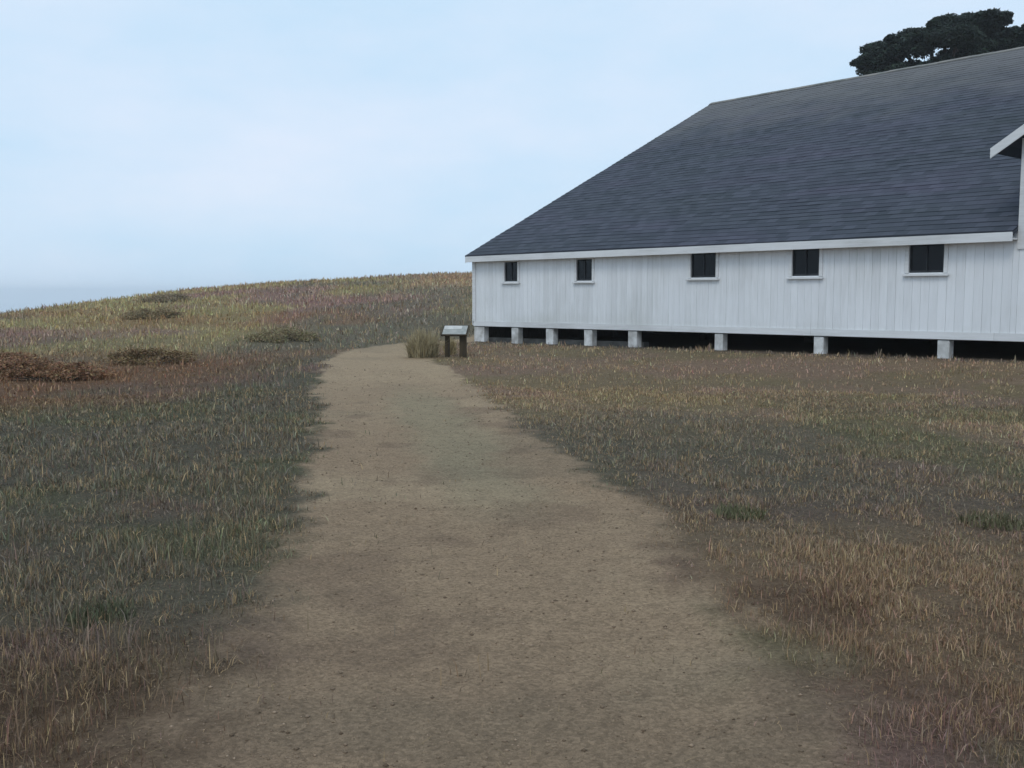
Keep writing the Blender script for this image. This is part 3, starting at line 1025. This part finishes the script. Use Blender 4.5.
def turf(name, n_, rmin, rmax, p, h_left, h_right, w0, wk, straw, lean, label, mat=M_GRASS, edge=0.1, seed=0):
    x, y, r = scatter(n_, rmin, rmax, RNG, p)
    pd = path_d(x, y) + 0.35 * (fbm(x, y, 0.18, 54) - 0.5)
    keep = ~in_barn(x, y, 0.2)
    thick = fbm(x, y, 0.8, 61 + seed)
    clump = fbm(x, y, 0.28, 66 + seed, 3)
    nr = 0.30 * sstep(7.5, 3.5, y)
    dens = sstep(edge + 0.5 * nr, -0.22 - 1.3 * nr, pd) * (0.45 + 0.55 * sstep(0.3, 0.5, thick)) * (0.4 + 0.6 * sstep(0.32, 0.55, clump)) + 0.03 * sstep(0.55, 0.75, clump)
    keep &= RNG.random(n_) < dens
    x, y, r, pd, thick, clump = x[keep], y[keep], r[keep], pd[keep], thick[keep], clump[keep]
    n_ = len(x)
    left = x < 0.5 * (np.interp(y, PY, PL) + np.interp(y, PY, PR))
    hg = np.where(left, h_left, h_right) * (0.45 + 1.2 * sstep(0.35, 0.75, clump)) * RNG.uniform(0.5, 1.5, n_)
    hg *= np.where(pd > -0.15, 0.6, 1.0) * (1 + 0.9 * sstep(20, 45, r))
    sl, wl = barn_local(x, y)
    hg *= 1 + 0.9 * sstep(-1.2, -0.4, wl) * (sl > -1) * sstep(0.45, 0.7, fbm(x, y, 0.9, 77))
    wd = np.maximum(w0, wk * r) * RNG.uniform(0.7, 1.4, n_)
    c = ground_col(x, y) * (0.75 + 0.5 * clump[:, None]) * np.exp(RNG.normal(0, 0.28, (n_, 1)))
    c = c * (1 + RNG.normal(0, 0.07, (n_, 3)))
    dry = RNG.random(n_) < straw * 2 * thick
    c[dry] = mixc(C_STRAW, C_BROWN, RNG.random(dry.sum()))
    o = blades(name, x, y, hg, wd, np.clip(c * 1.45, 0.004, 0.6), RNG, mat=mat, lean=lean)
    tag(o, label, 'grass', kind='stuff')


turf('matted_turf', 620000, 1.6, 17, 0.62, 0.042, 0.036, 0.0026, 0.0008, 0.22, 0.95, 'short matted turf of dead and green blades close to the viewer')
turf('grass', 330000, 3.5, 75, 0.72, 0.075, 0.05, 0.0030, 0.0009, 0.12, 0.6, 'short mixed dry and green grass covering both sides of the path', seed=3)

# straw and dead stalks lying on the ground
n_ = 60000
x, y, r = scatter(n_, 1.6, 26, RNG, 0.7)
keep = (~in_barn(x, y, 0)) & (RNG.random(n_) < np.where(path_d(x, y) > 0, 0.10, 0.9))
x, y, r = x[keep], y[keep], r[keep]; n_ = len(x)
c = mixc(np.broadcast_to(C_STRAW, (n_, 3)), C_BROWN, RNG.random(n_) * 0.9)
g = blades('dead_stalks', x, y, RNG.uniform(0.03, 0.11, n_), np.maximum(0.0024, 0.0007 * r), c * RNG.uniform(0.55, 1.0, (n_, 1)), RNG, z=surf(x, y) + 0.003, flat=1.35, lean=0.08)
tag(g, 'dead pale stalks littering the path and the grass', 'dead grass', kind='stuff')

# pebbles -----------------------------------------------------------
OCT = np.array([(1, 0, 0), (0, 1, 0), (-1, 0, 0), (0, -1, 0), (0, 0, 1), (0, 0, -1)], float)
OF = np.array([(0, 1, 4), (1, 2, 4), (2, 3, 4), (3, 0, 4), (1, 0, 5), (2, 1, 5), (3, 2, 5), (0, 3, 5)])
n_ = 70000
x, y, r = scatter(n_, 1.8, 22, RNG, 0.7)
pd = path_d(x, y)
keep = (pd > -0.25) & (~in_barn(x, y, 0))
x, y, r = x[keep], y[keep], r[keep]; n_ = len(x)
sz = np.exp(RNG.normal(math.log(0.0024), 0.6, n_)) * (1 + r * 0.04)
sz = np.minimum(sz, 0.009 + 0.0006 * r)
V = OCT[None] * (sz[:, None, None] * RNG.uniform(0.6, 1.3, (n_, 6, 1))) * np.array([1, 1, 0.7])
zp = surf(x, y) + sz * 0.2
V = V + np.stack([x, y, zp], -1)[:, None]
Fp = (np.arange(n_) * 6)[:, None, None] + OF[None]
pcx = mixc(np.broadcast_to(alb((96, 88, 76)), (n_, 3)), alb((150, 142, 128)), RNG.random(n_)) * RNG.uniform(0.6, 1.1, (n_, 1))
g = np_mesh('pebbles', V.reshape(-1, 3), Fp.ravel(), np.full(n_ * 8, 3), M_STONE, col=np.repeat(pcx, 6, 0))
tag(g, 'small pebbles and soil crumbs scattered over the dirt path', 'pebbles', kind='stuff')


# ================================================================== low bushes and tufts
def tuft(name, x, y, rad, hgt, n_, base, label, cat, group=None, wid=0.012, lean=0.45):
    rng = np.random.default_rng(int(abs(x * 1000) + abs(y * 77)))
    g = float(H(x, y))
    a, rr = rng.uniform(0, 2 * math.pi, n_), rad * np.sqrt(rng.random(n_)) * 0.7
    bx, by = rr * np.cos(a), rr * np.sin(a)
    c = base * rng.uniform(0.6, 1.4, (n_, 1))
    o = blades(name, bx, by, hgt * rng.uniform(0.5, 1.1, n_) * (1 - 0.4 * (rr / rad) ** 2), np.full(n_, wid), c, rng,
               z=H(x + bx, y + by) - g - 0.02, lean=lean)
    o.location = (x, y, g)
    tag(o, label, cat, group)
    return o


def bush(name, x, y, rx, ry, hgt, base, label, cat, group=None, leaf=0.055, n_=34):
    rng = np.random.default_rng(int(abs(x * 1000) + abs(y * 77)))
    g = float(H(x, y))
    root = empty(name, (x, y, g))
    tag(root, label, cat, group)
    mb = MB()
    cs, rs, pn = [], [], []
    for _ in range(n_):
        a, q = rng.uniform(0, 2 * math.pi), math.sqrt(rng.random())
        px, py = rx * q * math.cos(a), ry * q * math.sin(a)
        pz = float(H(x + px, y + py)) - g + hgt * (1 - 0.7 * q * q) * rng.uniform(0.4, 0.9)
        cs.append(np.array([px, py, pz])); k = rng.uniform(0.22, 0.42)
        rs.append(np.array([rx * k, ry * k, hgt * k * 0.8])); pn.append(260)
        mb.tube([(px * 0.2, py * 0.2, -0.1), (px * 0.6, py * 0.6, pz * 0.5), (px, py, pz)], [0.02, 0.014, 0.006], 5)
    mb.build('stem', M_BARK, root)
    V, Cc = leaf_cloud(cs, rs, pn, leaf, base, 0.08, rng)
    m_ = len(V) // 4
    np_mesh('foliage', V, np.arange(m_ * 4), np.full(m_, 4), M_LEAF, root, col=Cc)
    return root


tuft('grass_tussock', -2.25, 24.6, 0.5, 0.86, 1500, alb((142, 142, 120), 1.15), 'bushy olive grass tussock standing left of the low information panel', 'grass tussock', wid=0.016, lean=0.7)
tuft('grass_tussock', -1.62, 25.6, 0.22, 0.55, 420, alb((140, 138, 112), 1.2), 'shorter grass tussock directly behind the low information panel', 'grass tussock', wid=0.016)

SHR = 'low bushes on the left slope'
bush('bush', -14.6, 40.0, 1.1, 0.9, 0.42, alb((112, 108, 88), 1.4), 'small olive round bush alone high on the left slope', 'bush', SHR)
bush('bush', -10.9, 20.6, 1.1, 0.9, 0.42, alb((116, 97, 78), 1.25), 'rusty brown bracken bush cut by the left edge of the view', 'bush', SHR)
bush('bush', -8.7, 18.6, 0.9, 0.8, 0.34, alb((112, 93, 74), 1.25), 'rusty brown bracken bush nearest the viewer on the left slope', 'bush', SHR, n_=26)
bush('bush', -8.6, 23.0, 1.0, 0.9, 0.38, alb((104, 94, 72), 1.2), 'olive brown bush just behind the nearest rusty bracken bush', 'bush', SHR, n_=26)
bush('bush', -7.2, 31.0, 1.0, 0.9, 0.42, alb((112, 111, 90), 1.4), 'small olive green bush left of the far end of the path', 'bush', SHR)
bush('bush', -17.5, 50.0, 1.3, 1.1, 0.4, alb((108, 106, 92), 1.4), 'grey green bush near the hill crest at far left', 'bush', SHR)

WD = 'low green weed clumps in the grass'
tuft('weed_clump', 1.62, 6.9, 0.26, 0.13, 420, alb((86, 94, 74), 1.2), 'low green weed clump at the right edge of the path', 'weed', WD, wid=0.011, lean=0.8)
tuft('weed_clump', 3.35, 6.7, 0.30, 0.12, 420, alb((84, 90, 72), 1.2), 'low green weed clump in the brown grass far right of the path', 'weed', WD, wid=0.011, lean=0.8)
tuft('weed_clump', -2.02, 4.7, 0.24, 0.12, 380, alb((74, 84, 68), 1.2), 'low green weed clump in the dark grass left of the path', 'weed', WD, wid=0.009, lean=0.8)

# ================================================================== low information panel by the path
px_, py_ = -1.42, 24.5
pz_ = float(H(px_, py_))
panel = empty('information_panel', (px_, py_, pz_), R(-8))
tag(panel, 'low slanted information panel on two dark posts beside the path end', 'sign')
M_POST = noise_mat('dark_post_timber', alb((44, 42, 34)), alb((66, 62, 50)), 9, 0.85, (1, 1, 0.15), 0.4)
for sx, wd_ in ((-0.20, 0.055), (0.20, 0.085)):
    mb = MB()
    mb.box(sx - wd_, sx + wd_, -0.05, 0.05, -0.25, 0.60 if sx < 0 else 0.64)
    mb.build('post', M_POST, panel, bevel=0.006)
MT = Matrix.Translation((0, 0, 0.68)) @ Matrix.Rotation(R(32), 4, 'X')


def slab(name, mat, x0, x1, y0, y1, z0, z1, parent):
    mb = MB()
    mb.box(x0, x1, y0, y1, z0, z1)
    o = mb.build(name, mat, parent, bevel=0.004)
    o.data.transform(MT)
    return o


slab('frame', M_POST, -0.33, 0.33, -0.22, 0.22, -0.03, 0.01, panel)
face = slab('face', noise_mat('weathered_panel_face', (0.26, 0.27, 0.25), (0.40, 0.40, 0.37), 7, 0.4), -0.30, 0.30, -0.19, 0.19, 0.011, 0.017, panel)
slab('header', noise_mat('panel_header_print', (0.50, 0.49, 0.46), (0.64, 0.63, 0.59), 7, 0.4), -0.285, 0.16, 0.03, 0.175, 0.0175, 0.020, face)

# ================================================================== air: thin sea mist
mb = MB()
mb.box(-5600, 5600, -5600, 5600, -43.5, 24.5)
M_HZ = bpy.data.materials.new('sea_mist')
M_HZ.use_nodes = True
n = M_HZ.node_tree.nodes
n.clear()
o_ = n.new('ShaderNodeOutputMaterial')
v_ = n.new('ShaderNodeVolumePrincipled')
v_.inputs['Color'].default_value = (0.97, 0.985, 1.0, 1)
v_.inputs['Density'].default_value = 0.00045
v_.inputs['Anisotropy'].default_value = 0.2
M_HZ.node_tree.links.new(v_.outputs['Volume'], o_.inputs['Volume'])
haze = mb.build('haze', M_HZ)
tag(haze, kind='stuff')
